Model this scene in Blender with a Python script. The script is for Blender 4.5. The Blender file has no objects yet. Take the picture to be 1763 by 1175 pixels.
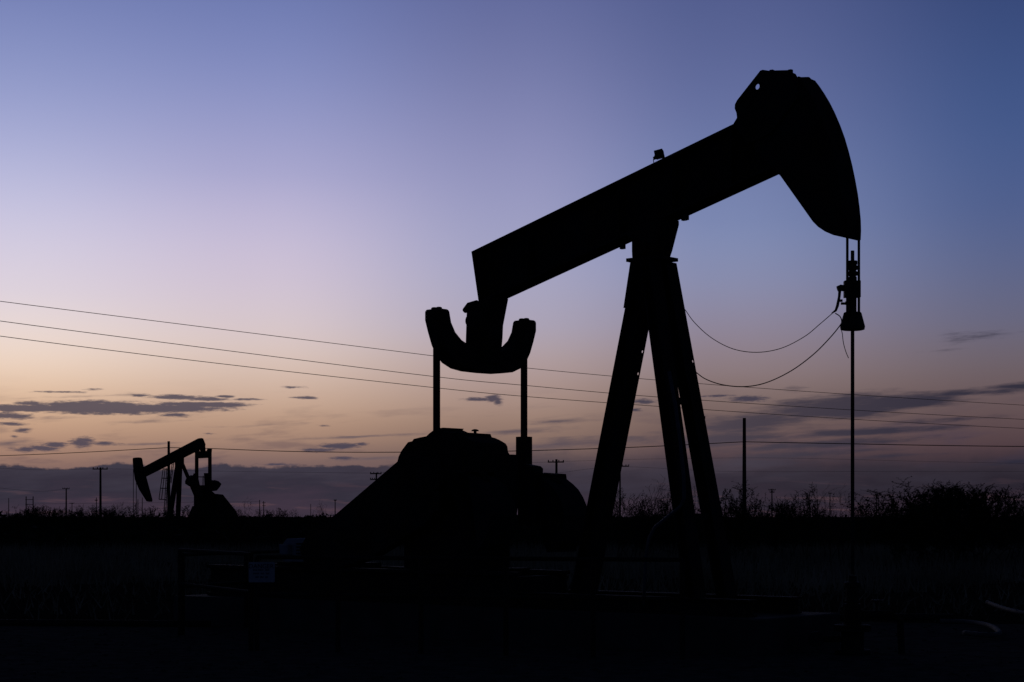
import bpy, bmesh, math, random
import numpy as np
from mathutils import Vector, Matrix
rnd = random.Random(7)
C = bpy.context.scene.collection
R = math.radians

# ------------------------------------------------------------------ camera
K = 3200.0                      # focal length in photo pixels (photo 1763 wide)
CX, HY, EYE = 881.5, 890.0, 1.6
cam_data = bpy.data.cameras.new("camera")
cam = bpy.data.objects.new("camera", cam_data)
C.objects.link(cam)
cam.location = (0, 0, EYE)
cam.rotation_euler = (R(90), 0, 0)
cam_data.sensor_width = 36.0
cam_data.lens = 36.0 * K / 1763.0
cam_data.shift_y = (HY - 587.5) / 1763.0
cam_data.clip_start = 0.1
cam_data.clip_end = 20000
bpy.context.scene.camera = cam

# ------------------------------------------------------------------ exposure
vs = bpy.context.scene.view_settings
vs.view_transform = 'Standard'
vs.look = 'None'
vs.exposure = 0
vs.gamma = 1
vs.use_curve_mapping = False


def lin(c):
    return tuple(((v / 255.0) / 12.92 if v / 255.0 < 0.04045 else ((v / 255.0 + 0.055) / 1.055) ** 2.4) for v in c)


# ------------------------------------------------------------------ world: dusk sky with afterglow and clouds
world = bpy.data.worlds.new("World")
bpy.context.scene.world = world
world.use_nodes = True
W = world.node_tree
W.nodes.clear()


def wn(t, **kw):
    n = W.nodes.new(t)
    for k, v in kw.items():
        setattr(n, k, v)
    return n


def put(sock, v):
    if isinstance(v, bpy.types.NodeSocket):
        W.links.new(v, sock)
    else:
        sock.default_value = v


def m(op, a, b=None, c=None, clamp=False):
    n = wn('ShaderNodeMath', operation=op)
    n.use_clamp = clamp
    put(n.inputs[0], a)
    if b is not None:
        put(n.inputs[1], b)
    if c is not None:
        put(n.inputs[2], c)
    return n.outputs[0]


def smooth(v, a, b, lo=0.0, hi=1.0):
    n = wn('ShaderNodeMapRange', interpolation_type='SMOOTHSTEP')
    put(n.inputs['Value'], v)
    n.inputs['From Min'].default_value = a
    n.inputs['From Max'].default_value = b
    n.inputs['To Min'].default_value = lo
    n.inputs['To Max'].default_value = hi
    return n.outputs['Result']


def mixc(f, a, b):
    n = wn('ShaderNodeMix', data_type='RGBA')
    put(n.inputs[0], f)
    put(n.inputs[6], a)
    put(n.inputs[7], b)
    return n.outputs[2]


def azel(px, py):               # direction (degrees) in which the photograph shows a point of the sky
    p = (px - CX) / K
    q = (HY - py) / K
    az = math.atan(p)
    return math.degrees(az), math.degrees(math.atan(q * math.cos(az)))


tc = wn('ShaderNodeTexCoord')
sx = wn('ShaderNodeSeparateXYZ')
W.links.new(tc.outputs['Generated'], sx.inputs[0])
DEG = 180 / math.pi
AZ = m('MULTIPLY', m('ARCTAN2', sx.outputs[0], sx.outputs[1]), DEG)
EL = m('MULTIPLY', m('ARCSINE', sx.outputs[2]), DEG)
aAZ = m('ABSOLUTE', AZ)
ELMAX = 20.0


def ramp(stops, px):
    n = wn('ShaderNodeValToRGB')
    r = n.color_ramp
    r.interpolation = 'B_SPLINE'
    st = sorted((max(0.0, azel(px, y)[1]) / ELMAX, lin(c) + (1,)) for y, c in stops)
    r.elements[0].position, r.elements[0].color = st[0]
    r.elements[1].position, r.elements[1].color = st[-1]
    for p, c in st[1:-1]:
        e = r.elements.new(p)
        e.color = c
    put(n.inputs[0], m('DIVIDE', EL, ELMAX, clamp=True))
    return n.outputs[0]


COLS = [
    (0, [(-200, (100, 114, 168)), (0, (122, 133, 185)), (100, (138, 148, 196)), (200, (159, 165, 208)), (300, (184, 185, 219)),
         (400, (208, 202, 225)), (500, (222, 210, 220)), (560, (232, 216, 213)), (620, (239, 214, 195)), (680, (222, 186, 156)),
         (740, (191, 152, 126)), (790, (150, 116, 103)), (840, (95, 78, 86)), (890, (80, 65, 78))]),
    (450, [(-200, (90, 104, 158)), (0, (111, 123, 177)), (150, (135, 144, 194)), (300, (170, 168, 207)), (400, (197, 188, 215)), (480, (207, 194, 212)),
           (550, (214, 199, 206)), (620, (219, 197, 186)), (700, (198, 163, 138)), (760, (160, 127, 110)), (800, (122, 98, 96)),
           (890, (80, 65, 78))]),
    (881, [(-200, (82, 93, 148)), (0, (99, 107, 156)), (150, (120, 126, 172)), (300, (147, 148, 190)), (450, (165, 166, 198)),
           (560, (172, 164, 182)), (620, (178, 159, 160)), (700, (165, 136, 121)), (760, (132, 107, 97)), (800, (98, 81, 84)),
           (890, (70, 58, 72))]),
    (1240, [(-200, (68, 80, 132)), (0, (82, 93, 141)), (200, (102, 112, 160)), (380, (124, 138, 180)), (480, (136, 141, 174)),
            (560, (142, 134, 154)), (640, (141, 122, 122)), (700, (121, 101, 96)), (760, (98, 78, 80)), (800, (80, 64, 71)), (890, (54, 45, 57))]),
    (1763, [(-200, (46, 62, 108)), (0, (57, 74, 122)), (200, (67, 89, 139)), (350, (80, 96, 142)), (450, (92, 102, 140)),
            (550, (105, 104, 127)), (620, (110, 98, 105)), (680, (106, 88, 89)), (760, (82, 63, 68)), (830, (54, 41, 51)),
            (890, (36, 30, 42))]),
]
sky = None
for i, (px, st) in enumerate(COLS):
    r_ = ramp(st, px)
    sky = r_ if sky is None else mixc(smooth(AZ, azel(COLS[i - 1][0], 890)[0], azel(px, 890)[0]), sky, r_)


def noise(scx, scy, detail=4.0, rough=0.55, off=0.0, shear=0.0):
    cb = wn('ShaderNodeCombineXYZ')
    put(cb.inputs[0], m('ADD', m('MULTIPLY', AZ, scx), off))
    put(cb.inputs[1], m('MULTIPLY', m('ADD', EL, m('MULTIPLY', AZ, -shear)), scy))
    n = wn('ShaderNodeTexNoise', noise_dimensions='2D')
    W.links.new(cb.outputs[0], n.inputs['Vector'])
    n.inputs['Scale'].default_value = 1.0
    n.inputs['Detail'].default_value = detail
    n.inputs['Roughness'].default_value = rough
    return m('SUBTRACT', n.outputs['Fac'], 0.5)


def clouds(blobs, nz, amp, soft, shear=0.0):
    cb = wn('ShaderNodeCombineXYZ')
    put(cb.inputs[0], AZ)
    put(cb.inputs[1], m('ADD', EL, m('MULTIPLY', AZ, -shear)))
    F = None
    for (cx, cy, rx, ry, wgt) in blobs:
        a, e = azel(cx, cy)
        d = 0.0179
        s = wn('ShaderNodeVectorMath', operation='SUBTRACT')
        W.links.new(cb.outputs[0], s.inputs[0])
        s.inputs[1].default_value = (a, e - shear * a, 0)
        t = wn('ShaderNodeVectorMath', operation='MULTIPLY')
        W.links.new(s.outputs[0], t.inputs[0])
        t.inputs[1].default_value = (1 / (rx * d), 1 / (ry * d), 0)
        l = wn('ShaderNodeVectorMath', operation='LENGTH')
        W.links.new(t.outputs[0], l.inputs[0])
        f = m('MULTIPLY_ADD', l.outputs['Value'], -wgt, wgt)
        F = f if F is None else m('MAXIMUM', F, f)
    return smooth(m('ADD', F, m('MULTIPLY', nz, amp)), 0.0, soft)


# faint mottling of high thin cloud
streak = noise(0.35, 2.2, 5, 0.55, 3.0, 0.06)
low = smooth(EL, azel(881, 640)[1], azel(881, 790)[1])
sky = mixc(m('MULTIPLY', m('MULTIPLY', smooth(streak, 0.0, 0.25), low), 0.38), sky, lin((66, 58, 78)) + (1,))
# cloud bank over the horizon
edge = smooth(AZ, azel(600, 0)[0], azel(950, 0)[0], azel(0, 799)[1], azel(1000, 778)[1])
bump = m('ADD', m('MULTIPLY', noise(0.55, 0.5, 5, 0.62, 17.0), 0.55), m('MULTIPLY', noise(1.3, 9.0, 4, 0.6, 1.0), 0.16))
dist = m('SUBTRACT', m('ADD', edge, bump), EL)
bankL = m('MULTIPLY', smooth(dist, 0.0, 0.10), smooth(AZ, azel(560, 0)[0], azel(1050, 0)[0], 0.98, 0.0))
bankR = m('MULTIPLY', smooth(dist, -0.2, 0.75), smooth(AZ, azel(560, 0)[0], azel(1050, 0)[0], 0.0, 0.85))
bankf = m('ADD', bankL, bankR)
rampb = wn('ShaderNodeValToRGB')
rb = rampb.color_ramp
rb.elements[0].position, rb.elements[0].color = 0.0, lin((62, 51, 65)) + (1,)
rb.elements[1].position, rb.elements[1].color = 1.0, lin((60, 56, 69)) + (1,)
e_ = rb.elements.new(0.5)
e_.color = lin((50, 46, 59)) + (1,)
put(rampb.inputs[0], m('ADD', m('DIVIDE', EL, azel(0, 797)[1]), m('MULTIPLY', streak, 1.4), clamp=True))
dimR = smooth(AZ, azel(650, 0)[0], azel(1763, 0)[0], 1.0, 0.6)
mulb = wn('ShaderNodeMix', data_type='RGBA', blend_type='MULTIPLY')
mulb.inputs[0].default_value = 1.0
put(mulb.inputs[6], rampb.outputs[0])
cbg = wn('ShaderNodeCombineColor')
for k_ in range(3):
    put(cbg.inputs[k_], dimR)
put(mulb.inputs[7], cbg.outputs[0])
sky = mixc(bankf, sky, mulb.outputs[2])
wisp = m('MULTIPLY', smooth(noise(0.45, 5.5, 5, 0.6, 31.0, -0.03), 0.06, 0.24), smooth(EL, 0.1, 1.5, 0.5, 0.0))
sky = mixc(wisp, sky, lin((98, 72, 78)) + (1,))
# soft streaks, rising to the right
SOFT = [(1440, 702, 170, 28, 1.9), (1560, 692, 150, 18, 1.8), (1660, 677, 150, 10, 1.4), (1763, 664, 130, 8, 1.4), (1370, 672, 40, 10, .8), (1290, 728, 150, 26, 1.5), (1240, 758, 150, 20, 1.4), (1500, 744, 190, 8, 1.4), (1360, 785, 230, 12, 1.2),
        (1400, 766, 260, 12, 1.4), (1450, 745, 100, 8, 1.2), (1290, 798, 120, 15, 1.3), (1650, 722, 120, 8, .9), (1520, 786, 150, 7, .8),
        (1750, 795, 80, 8, .9), (1060, 760, 160, 16, .9), (950, 726, 70, 8, .9), (900, 742, 130, 7, .7), (960, 765, 110, 14, .9),
        (620, 752, 140, 3.5, 1.0), (450, 732, 150, 3, .5), (1672, 580, 80, 12, .36), (1650, 586, 60, 6, .3), (1620, 604, 100, 4, .42), (250, 765, 60, 3, .8),
        (15, 765, 60, 12, .9), (110, 720, 120, 6, .5), (120, 684, 110, 4, .5), (260, 726, 90, 4, .5), (640, 790, 90, 6, .8)]
softm = clouds(SOFT, m('ADD', noise(0.4, 2.6, 5, 0.6, 20.0, 0.05), m('MULTIPLY', noise(0.9, 9.0, 5, 0.65, 2.0, 0.05), 0.6)), 1.7, 1.15, 0.05)
softc = mixc(smooth(AZ, azel(600, 0)[0], azel(1763, 0)[0]), lin((96, 84, 92)) + (1,), lin((42, 42, 58)) + (1,))
sky = mixc(m('MULTIPLY', softm, 0.92), sky, softc)
# small crisp clouds
CRISP = [(165, 702, 150, 14, 1.9), (250, 703, 170, 9, 2.0), (45, 703, 120, 8, 1.7), (350, 697, 110, 6, 1.8), (305, 684, 66, 5.5, 1.2), (355, 687, 50, 6, 1.2),
         (385, 683, 24, 3, 1.2), (425, 688, 34, 3, 1.1), (12, 716, 60, 8, 1.2), (300, 715, 34, 6, 1.1), (22, 730, 40, 4, .9), (50, 695, 34, 6, 1.1),
         (100, 675, 50, 2.6, .9), (165, 671, 20, 3, .8), (240, 681, 24, 4, .9), (45, 774, 30, 7, 1.1), (95, 766, 30, 7, 1.1), (72, 772, 36, 7, 1.1),
         (140, 763, 28, 12, 1.2), (180, 764, 34, 5, 1.1), (40, 741, 18, 5, .8), (25, 752, 9, 3, .7), (527, 685, 30, 3.2, 1.1), (503, 667, 30, 3, .8), (360, 747, 16, 2.6, .7),
         (825, 688, 34, 4, 1.1), (850, 687, 20, 8, 1.3), (857, 692, 11, 9, 1.2), (585, 768, 42, 6, 1.2), (550, 775, 36, 5, 1.1), (625, 765, 16, 4, .9), (592, 789, 28, 4, 1),
         (558, 733, 18, 3, .7), (1110, 692, 36, 5.5, 1.0), (1093, 706, 16, 4, .8), (1290, 687, 46, 7.5, 1.2), (1240, 682, 40, 3, .8), (1075, 620, 6, 3, .6),
         (480, 800, 40, 3, .8)]
crm = clouds(CRISP, m('ADD', m('MULTIPLY', noise(0.9, 3.4, 6, 0.66, 40.0), 0.75), m('MULTIPLY', noise(2.6, 17, 5, 0.7, 5.0), 0.8)), 1.7, 0.8)
crc = mixc(smooth(AZ, azel(300, 0)[0], azel(1200, 0)[0]), lin((66, 64, 82)) + (1,), lin((56, 54, 72)) + (1,))
sky = mixc(m('MULTIPLY', crm, 0.88), sky, crc)
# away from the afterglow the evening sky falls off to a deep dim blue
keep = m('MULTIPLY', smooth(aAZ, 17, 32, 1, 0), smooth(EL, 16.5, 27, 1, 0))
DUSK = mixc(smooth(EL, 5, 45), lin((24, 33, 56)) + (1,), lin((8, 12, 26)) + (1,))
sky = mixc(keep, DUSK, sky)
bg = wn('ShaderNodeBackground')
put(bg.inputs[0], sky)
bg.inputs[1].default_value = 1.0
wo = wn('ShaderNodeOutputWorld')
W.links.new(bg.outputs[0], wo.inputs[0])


# ------------------------------------------------------------------ materials
def mat(name, col, rough=0.7, metal=0.0, var=0.35, scale=6.0, col2=None, bump=0.0, spec=0.3):
    mt = bpy.data.materials.new(name)
    mt.use_nodes = True
    t = mt.node_tree
    b = t.nodes['Principled BSDF']
    b.inputs['Roughness'].default_value = rough
    b.inputs['Metallic'].default_value = metal
    b.inputs['Specular IOR Level'].default_value = spec
    n = t.nodes.new('ShaderNodeTexNoise')
    n.inputs['Scale'].default_value = scale
    n.inputs['Detail'].default_value = 6
    tcn = t.nodes.new('ShaderNodeTexCoord')
    t.links.new(tcn.outputs['Object'], n.inputs['Vector'])
    cr = t.nodes.new('ShaderNodeValToRGB')
    c2 = col2 if col2 else tuple(v * (1 - var) for v in col)
    cr.color_ramp.elements[0].position = 0.35
    cr.color_ramp.elements[0].color = tuple(c2) + (1,)
    cr.color_ramp.elements[1].position = 0.65
    cr.color_ramp.elements[1].color = tuple(col) + (1,)
    t.links.new(n.outputs['Fac'], cr.inputs[0])
    t.links.new(cr.outputs[0], b.inputs['Base Color'])
    if bump:
        bp = t.nodes.new('ShaderNodeBump')
        bp.inputs['Strength'].default_value = bump
        bp.inputs['Distance'].default_value = 0.02
        t.links.new(n.outputs['Fac'], bp.inputs['Height'])
        t.links.new(bp.outputs[0], b.inputs['Normal'])
    return mt


STEEL = mat("painted_steel", (0.03, 0.03, 0.035), 0.8, 0, 0.3, 3, (0.04, 0.024, 0.018), 0.15, 0.12)
STEEL2 = mat("dark_steel", (0.028, 0.028, 0.032), 0.7, 0.0, 0.3, 4, None, 0.1, 0.2)
GREY = mat("light_grey_paint", (0.34, 0.38, 0.42), 0.5, 0, 0.3, 5)
GALV = mat("galvanised_conduit", (0.12, 0.13, 0.16), 0.5, 0.0, 0.3, 9)
CONC = mat("concrete", (0.09, 0.088, 0.085), 0.95, 0, 0.35, 2.5, None, 0.3)
WIRE = mat("weathered_cable", (0.03, 0.03, 0.03), 0.8)
WOOD = mat("weathered_pole_wood", (0.07, 0.055, 0.045), 0.95, 0, 0.4, 8, None, 0.3)
RUBBER = mat("worn_hose", (0.17, 0.17, 0.17), 0.8, 0, 0.5, 4)
BARK = mat("mesquite_bark", (0.05, 0.042, 0.035), 0.95)
LEAF = mat("mesquite_leaf", (0.05, 0.065, 0.03), 0.9)
BRUSHM = mat("brush_leaf", (0.035, 0.042, 0.025), 0.95, 0, 0.4, 0.3)
GRASSM = mat("dry_grass_blade", (0.42, 0.38, 0.27), 0.95, 0, 0.6, 0.35, None, 0, 0.0)
SIGNM = mat("sign_enamel", (0.42, 0.46, 0.50), 0.5, 0, 0.15, 6)
INK = mat("sign_ink", (0.02, 0.02, 0.02), 0.7)


# ------------------------------------------------------------------ helpers
def empty(name, label=None, cat=None, loc=(0, 0, 0), rz=0.0, group=None):
    o = bpy.data.objects.new(name, None)
    C.objects.link(o)
    o.location = loc
    o.rotation_euler = (0, 0, rz)
    o.empty_display_size = 0.2
    tag(o, label, cat, group)
    return o


def tag(o, label=None, cat=None, group=None, kind=None):
    if label:
        o['label'] = label
    if cat:
        o['category'] = cat
    if group:
        o['group'] = group
    if kind:
        o['kind'] = kind
    return o


def obj(name, bm, mt, parent=None, bevel=0.0, smoothf=False):
    me = bpy.data.meshes.new(name)
    if isinstance(bm, bmesh.types.BMesh):
        bmesh.ops.recalc_face_normals(bm, faces=bm.faces)
        bm.to_mesh(me)
        bm.free()
    else:
        me.from_pydata(bm[0], [], bm[1])
    me.materials.append(mt)
    if smoothf:
        for p in me.polygons:
            p.use_smooth = True
    o = bpy.data.objects.new(name, me)
    C.objects.link(o)
    if parent:
        o.parent = parent
    if bevel:
        md = o.modifiers.new("bevel", 'BEVEL')
        md.width = bevel
        md.segments = 2
        md.limit_method = 'ANGLE'
        md.angle_limit = R(40)
    return o


def box(bm, x0, x1, y0, y1, z0, z1, mtx=None):
    v = [bm.verts.new((x, y, z)) for x in (x0, x1) for y in (y0, y1) for z in (z0, z1)]
    for f in ((0, 1, 3, 2), (4, 6, 7, 5), (0, 4, 5, 1), (2, 3, 7, 6), (0, 2, 6, 4), (1, 5, 7, 3)):
        bm.faces.new([v[i] for i in f])
    if mtx:
        bmesh.ops.transform(bm, matrix=mtx, verts=v)
    return v


def tube(bm, pts, r, n=8, closed=True):
    pts = [Vector(p) for p in pts]
    rs = r if isinstance(r, (list, tuple)) else [r] * len(pts)
    rings = []
    d0 = (pts[1] - pts[0]).normalized()
    a = d0.orthogonal().normalized()
    for i, p in enumerate(pts):
        d = (pts[min(i + 1, len(pts) - 1)] - pts[max(i - 1, 0)]).normalized()
        a = (a - d * a.dot(d)).normalized()
        b = d.cross(a)
        rings.append([bm.verts.new(p + (a * math.cos(2 * math.pi * k / n) + b * math.sin(2 * math.pi * k / n)) * rs[i]) for k in range(n)])
    for i in range(len(rings) - 1):
        for k in range(n):
            bm.faces.new((rings[i][k], rings[i][(k + 1) % n], rings[i + 1][(k + 1) % n], rings[i + 1][k]))
    if closed:
        bm.faces.new(rings[0][::-1])
        bm.faces.new(rings[-1])


def prism(bm, prof, t0, t1, axis='y', hole=None):
    """profile (a,b) extruded: axis y -> (a,t,b); axis x -> (t,a,b); optional hole loop"""
    def P(p, t):
        return (p[0], t, p[1]) if axis == 'y' else (t, p[0], p[1])
    loops = [prof] + ((hole if isinstance(hole[0], list) else [hole]) if hole else [])
    caps = []
    for t in (t0, t1):
        edges = []
        vv = []
        for lp in loops:
            vs_ = [bm.verts.new(P(p, t)) for p in lp]
            vv.append(vs_)
            for i in range(len(vs_)):
                edges.append(bm.edges.new((vs_[i], vs_[(i + 1) % len(vs_)])))
        caps.append(vv)
        if hole:
            bmesh.ops.triangle_fill(bm, edges=edges, use_beauty=True)
        else:
            bm.faces.new(vv[0])
    for a, b in zip(caps[0], caps[1]):
        for i in range(len(a)):
            j = (i + 1) % len(a)
            bm.faces.new((a[i], a[j], b[j], b[i]))


def circle(cx, cy, r, n=24, a0=0, a1=360):
    full = abs(a1 - a0) >= 360
    k = n if full else n + 1
    return [(cx + r * math.cos(R(a0 + (a1 - a0) * i / n)), cy + r * math.sin(R(a0 + (a1 - a0) * i / n))) for i in range(k)]


def disc(bm, c, r, t0, t1, n=24):          # a short round boss along the local y axis
    prism(bm, circle(c[0], c[1], r, n), t0, t1)


def at(px, py, Y):                          # a point of the photograph at distance Y
    return Vector(((px - CX) / K * Y, Y, EYE + (HY - py) / K * Y))


def ground_at(px, Y):
    return Vector(((px - CX) / K * Y, Y, 0))


def hbeam(bm, p0, p1, wu, wv, t=0.02, skip=0):
    """H-section column from p0 to p1; flanges face +-u, depth wu, flange width wv"""
    p0, p1 = Vector(p0), Vector(p1)
    for k_, (a0, a1, b0, b1) in enumerate(((-wu / 2, -wu / 2 + t, -wv / 2, wv / 2), (wu / 2 - t, wu / 2, -wv / 2, wv / 2), (-wu / 2 + t, wu / 2 - t, -t / 2, t / 2))):
        if skip == 2 and k_ == 1:
            continue
        lo = [bm.verts.new(p0 + Vector((a, b, 0))) for a, b in ((a0, b0), (a1, b0), (a1, b1), (a0, b1))]
        hi = [bm.verts.new(p1 + Vector((a, b, 0))) for a, b in ((a0, b0), (a1, b0), (a1, b1), (a0, b1))]
        bm.faces.new(lo[::-1])
        bm.faces.new(hi)
        for i in range(4):
            bm.faces.new((lo[i], lo[(i + 1) % 4], hi[(i + 1) % 4], hi[i]))


def nb():
    return bmesh.new()


# ------------------------------------------------------------------ ground
def ground_mat():
    mt = bpy.data.materials.new("desert_soil")
    mt.use_nodes = True
    t = mt.node_tree
    b = t.nodes['Principled BSDF']
    b.inputs['Roughness'].default_value = 1.0
    b.inputs['Specular IOR Level'].default_value = 0.0
    tcn = t.nodes.new('ShaderNodeTexCoord')
    n1 = t.nodes.new('ShaderNodeTexNoise')
    n1.inputs['Scale'].default_value = 0.12
    n1.inputs['Detail'].default_value = 8
    n2 = t.nodes.new('ShaderNodeTexNoise')
    n2.inputs['Scale'].default_value = 9
    n2.inputs['Detail'].default_value = 8
    for n in (n1, n2):
        t.links.new(tcn.outputs['Object'], n.inputs['Vector'])
    cr = t.nodes.new('ShaderNodeValToRGB')
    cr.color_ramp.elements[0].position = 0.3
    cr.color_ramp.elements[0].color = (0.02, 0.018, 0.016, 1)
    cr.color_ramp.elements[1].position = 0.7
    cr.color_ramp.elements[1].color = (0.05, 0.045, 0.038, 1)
    mx = t.nodes.new('ShaderNodeMath')
    mx.operation = 'MULTIPLY_ADD'
    mx.inputs[1].default_value = 0.5
    t.links.new(n2.outputs['Fac'], mx.inputs[0])
    h = t.nodes.new('ShaderNodeMath')
    h.operation = 'MULTIPLY'
    h.inputs[1].default_value = 0.5
    t.links.new(n1.outputs['Fac'], h.inputs[0])
    t.links.new(h.outputs[0], mx.inputs[2])
    t.links.new(mx.outputs[0], cr.inputs[0])
    t.links.new(cr.outputs[0], b.inputs['Base Color'])
    bp = t.nodes.new('ShaderNodeBump')
    bp.inputs['Strength'].default_value = 0.6
    bp.inputs['Distance'].default_value = 0.03
    t.links.new(n2.outputs['Fac'], bp.inputs['Height'])
    t.links.new(bp.outputs[0], b.inputs['Normal'])
    return mt


gb = nb()
gx = [-4000, -800, -200, -60] + [-40 + i * 1.6 for i in range(51)] + [60, 200, 800, 4000]
gy = [-300, -60, -10] + [i * 1.6 for i in range(60)] + [110, 160, 260, 500, 1200, 4000, 9000]
rr = random.Random(3)
gv = [[gb.verts.new((x, y, 0 if (abs(x) > 45 or y < 1 or y > 100) else rr.uniform(-0.03, 0.03))) for x in gx] for y in gy]
for j in range(len(gy) - 1):
    for i in range(len(gx) - 1):
        gb.faces.new((gv[j][i], gv[j][i + 1], gv[j + 1][i + 1], gv[j + 1][i]))
ground = obj("ground", gb, ground_mat(), smoothf=True)
tag(ground, kind='structure')
# compacted caliche pad round the well, a thin sheet just above the soil
pb = nb()
pad_edge = [(-40, 8), (40, 8), (40, 23.5), (24, 24.6), (12, 25.6), (5, 27.5), (-3, 28.2), (-10, 27), (-24, 26.6), (-40, 27)]
prism(pb, pad_edge, -0.05, 0.045, axis='y')
for v in pb.verts:
    v.co = Vector((v.co.x, v.co.z, v.co.y))
pad = obj("gravel_pad", pb, mat("caliche", (0.13, 0.128, 0.125), 1.0, 0, 0.45, 5, None, 0.5, 0.0))
tag(pad, kind='structure')

# ================================================================== MAIN PUMPJACK
TH = R(40)
BV = Vector((math.cos(TH), -math.sin(TH), 0))
EV = Vector((math.sin(TH), math.cos(TH), 0))
ORG = Vector((1.731, 22.75, 0))


def up(px, py, v):                          # photo point on the plane v of the pumpjack -> (u, w)
    dx = (px - CX) / K
    Y = (v + EV.x * ORG.x + EV.y * ORG.y) / (EV.x * dx + EV.y)
    return ((dx * Y - ORG.x) * BV.x + (Y - ORG.y) * BV.y, EYE + (HY - py) / K * Y)


pj = empty("pumpjack", "large black oil pumpjack with its horse head raised in the middle of the picture", "pumpjack", ORG, -TH,
           "pumpjacks on the oil field")

# walking beam: deep I section
def beam_mesh():
    bm = nb()
    sl = 0.2747
    tl, tr = up(812, 433, -.15), (1.95, 5.092 + sl * (1.95 + 2.827))
    bl, br = up(826, 537, .15), (1.95, 4.483 + sl * (1.95 + 2.40))
    bl = (-2.70, 4.483 + sl * (-2.70 + 2.40))
    t = 0.035
    c = math.cos(math.atan(sl))
    tt = t / c
    # top flange, bottom flange, web
    prism(bm, [tl, tr, (tr[0], tr[1] - tt), (tl[0] + .005, tl[1] - tt)], -.15, .15)
    prism(bm, [(bl[0], bl[1] + tt), (br[0], br[1] + tt), br, bl], -.15, .15)
    prism(bm, [(tl[0] + .005, tl[1] - tt), (tr[0], tr[1] - tt), (br[0], br[1] + tt), (bl[0], bl[1] + tt)], -.012, .012)
    # stiffeners
    for u in (-2.72, -1.9, -0.45, 0.35, 1.2):
        y0 = 4.483 + sl * (u + 2.4) + tt
        y1 = 5.092 + sl * (u + 2.827) - tt
        for s in (-1, 1):
            a, b_ = sorted((s * .013, s * .135))
            prism(bm, [(u, y0 + .002), (u + .02, y0 + .007), (u + .02, y1 - .002), (u, y1 - .007)], a, b_)
    # closing end plate at the tail
    prism(bm, [(tl[0] - .012, tl[1]), (tl[0], tl[1]), (-2.70, bl[1] + .01), (-2.712, bl[1] + .01)], -.145, .145)
    return bm


obj("walking_beam", beam_mesh(), STEEL, pj, 0.004)

# sensor box on the beam top
sb = nb()
c0 = up(1136, 268, -.05)
mt_ = Matrix.Translation((c0[0], -.05, c0[1])) @ Matrix.Rotation(R(-14), 4, 'Y') @ Matrix.Rotation(R(25), 4, 'Z')
box(sb, -.055, .05, -.05, .05, -.028, .062, mt_)
box(sb, .02, .05, -.015, .015, -.07, -.027, mt_)
box(sb, -.085, -.054, -.02, .02, -.03, 0.0, mt_)
sens = obj("sensor_box", sb, STEEL2, pj, 0.003)
sc_ = nb()
q = [up(1128, 267, -.06), up(1125.3, 272, -.06), up(1125, 276, -.06), up(1125.6, 281, -.06), up(1130, 286, -.06)]
tube(sc_, [(a, -.06, b) for a, b in q], .005, 6)
obj("wire", sc_, WIRE, sens)

# horse head
hb = nb()
arc = [(1406, 142), (1412, 150), (1420, 162), (1429, 177), (1438, 195), (1447, 216), (1455, 238), (1462, 262), (1468, 286), (1473, 310), (1477.5, 335),
       (1480.5, 358), (1482.5, 380), (1483, 398), (1482.3, 414)]
prof = [up(x, y, -.2) for x, y in ((1300, 262), (1290, 200), (1306, 165), (1340, 131), (1358, 134), (1368, 136))]
prof += [up(x, y, .2) for x, y in arc]
prof += [up(x, y, -.2) for x, y in ((1447, 408), (1434, 405), (1420, 399), (1408, 391), (1399, 382), (1343, 303))]
prism(hb, prof, -.2, .2)
head = obj("horse_head", hb, STEEL, pj, 0.006)
for s, nm in ((-1, 0), (1, 1)):
    eb = nb()
    ear = [up(x, y, -.19) for x, y in ((1266, 214), (1272, 204), (1271, 196), (1268, 188), (1268.5, 181), (1272, 174), (1312, 123), (1316, 121.5),
                                       (1326, 123), (1341, 122.5), (1361, 122), (1364, 125), (1371, 128), (1376, 137), (1376, 170), (1330, 230), (1290, 250))]
    hx, hy = up(1306.5, 150.5, -.19)
    v0, v1 = ((-.232, -.202) if s < 0 else (.202, .232))
    prism(eb, ear, v0, v1, hole=circle(hx, hy, .035, 12))
    obj("hinge_plate", eb, STEEL, head, 0.003)
for (x, y, v) in ((1361, 121.5, -.21), (1329, 122, -.21)):
    bb = nb()
    a, b_ = up(x, y, v)
    box(bb, a - .022, a + .022, v - .022, v + .022, b_ - .05, b_ + .008)
    obj("hinge_bolt", bb, STEEL2, head, 0.003)

# bridle cables
for px, v in ((1454.2, -.13), (1479.8, .13)):
    bm = nb()
    uu = 2.765
    tube(bm, [(uu, v, 4.95), (uu, v, 4.72), (uu, v, 3.80)], .0155, 8)
    obj("bridle_cable", bm, WIRE, pj)

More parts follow.
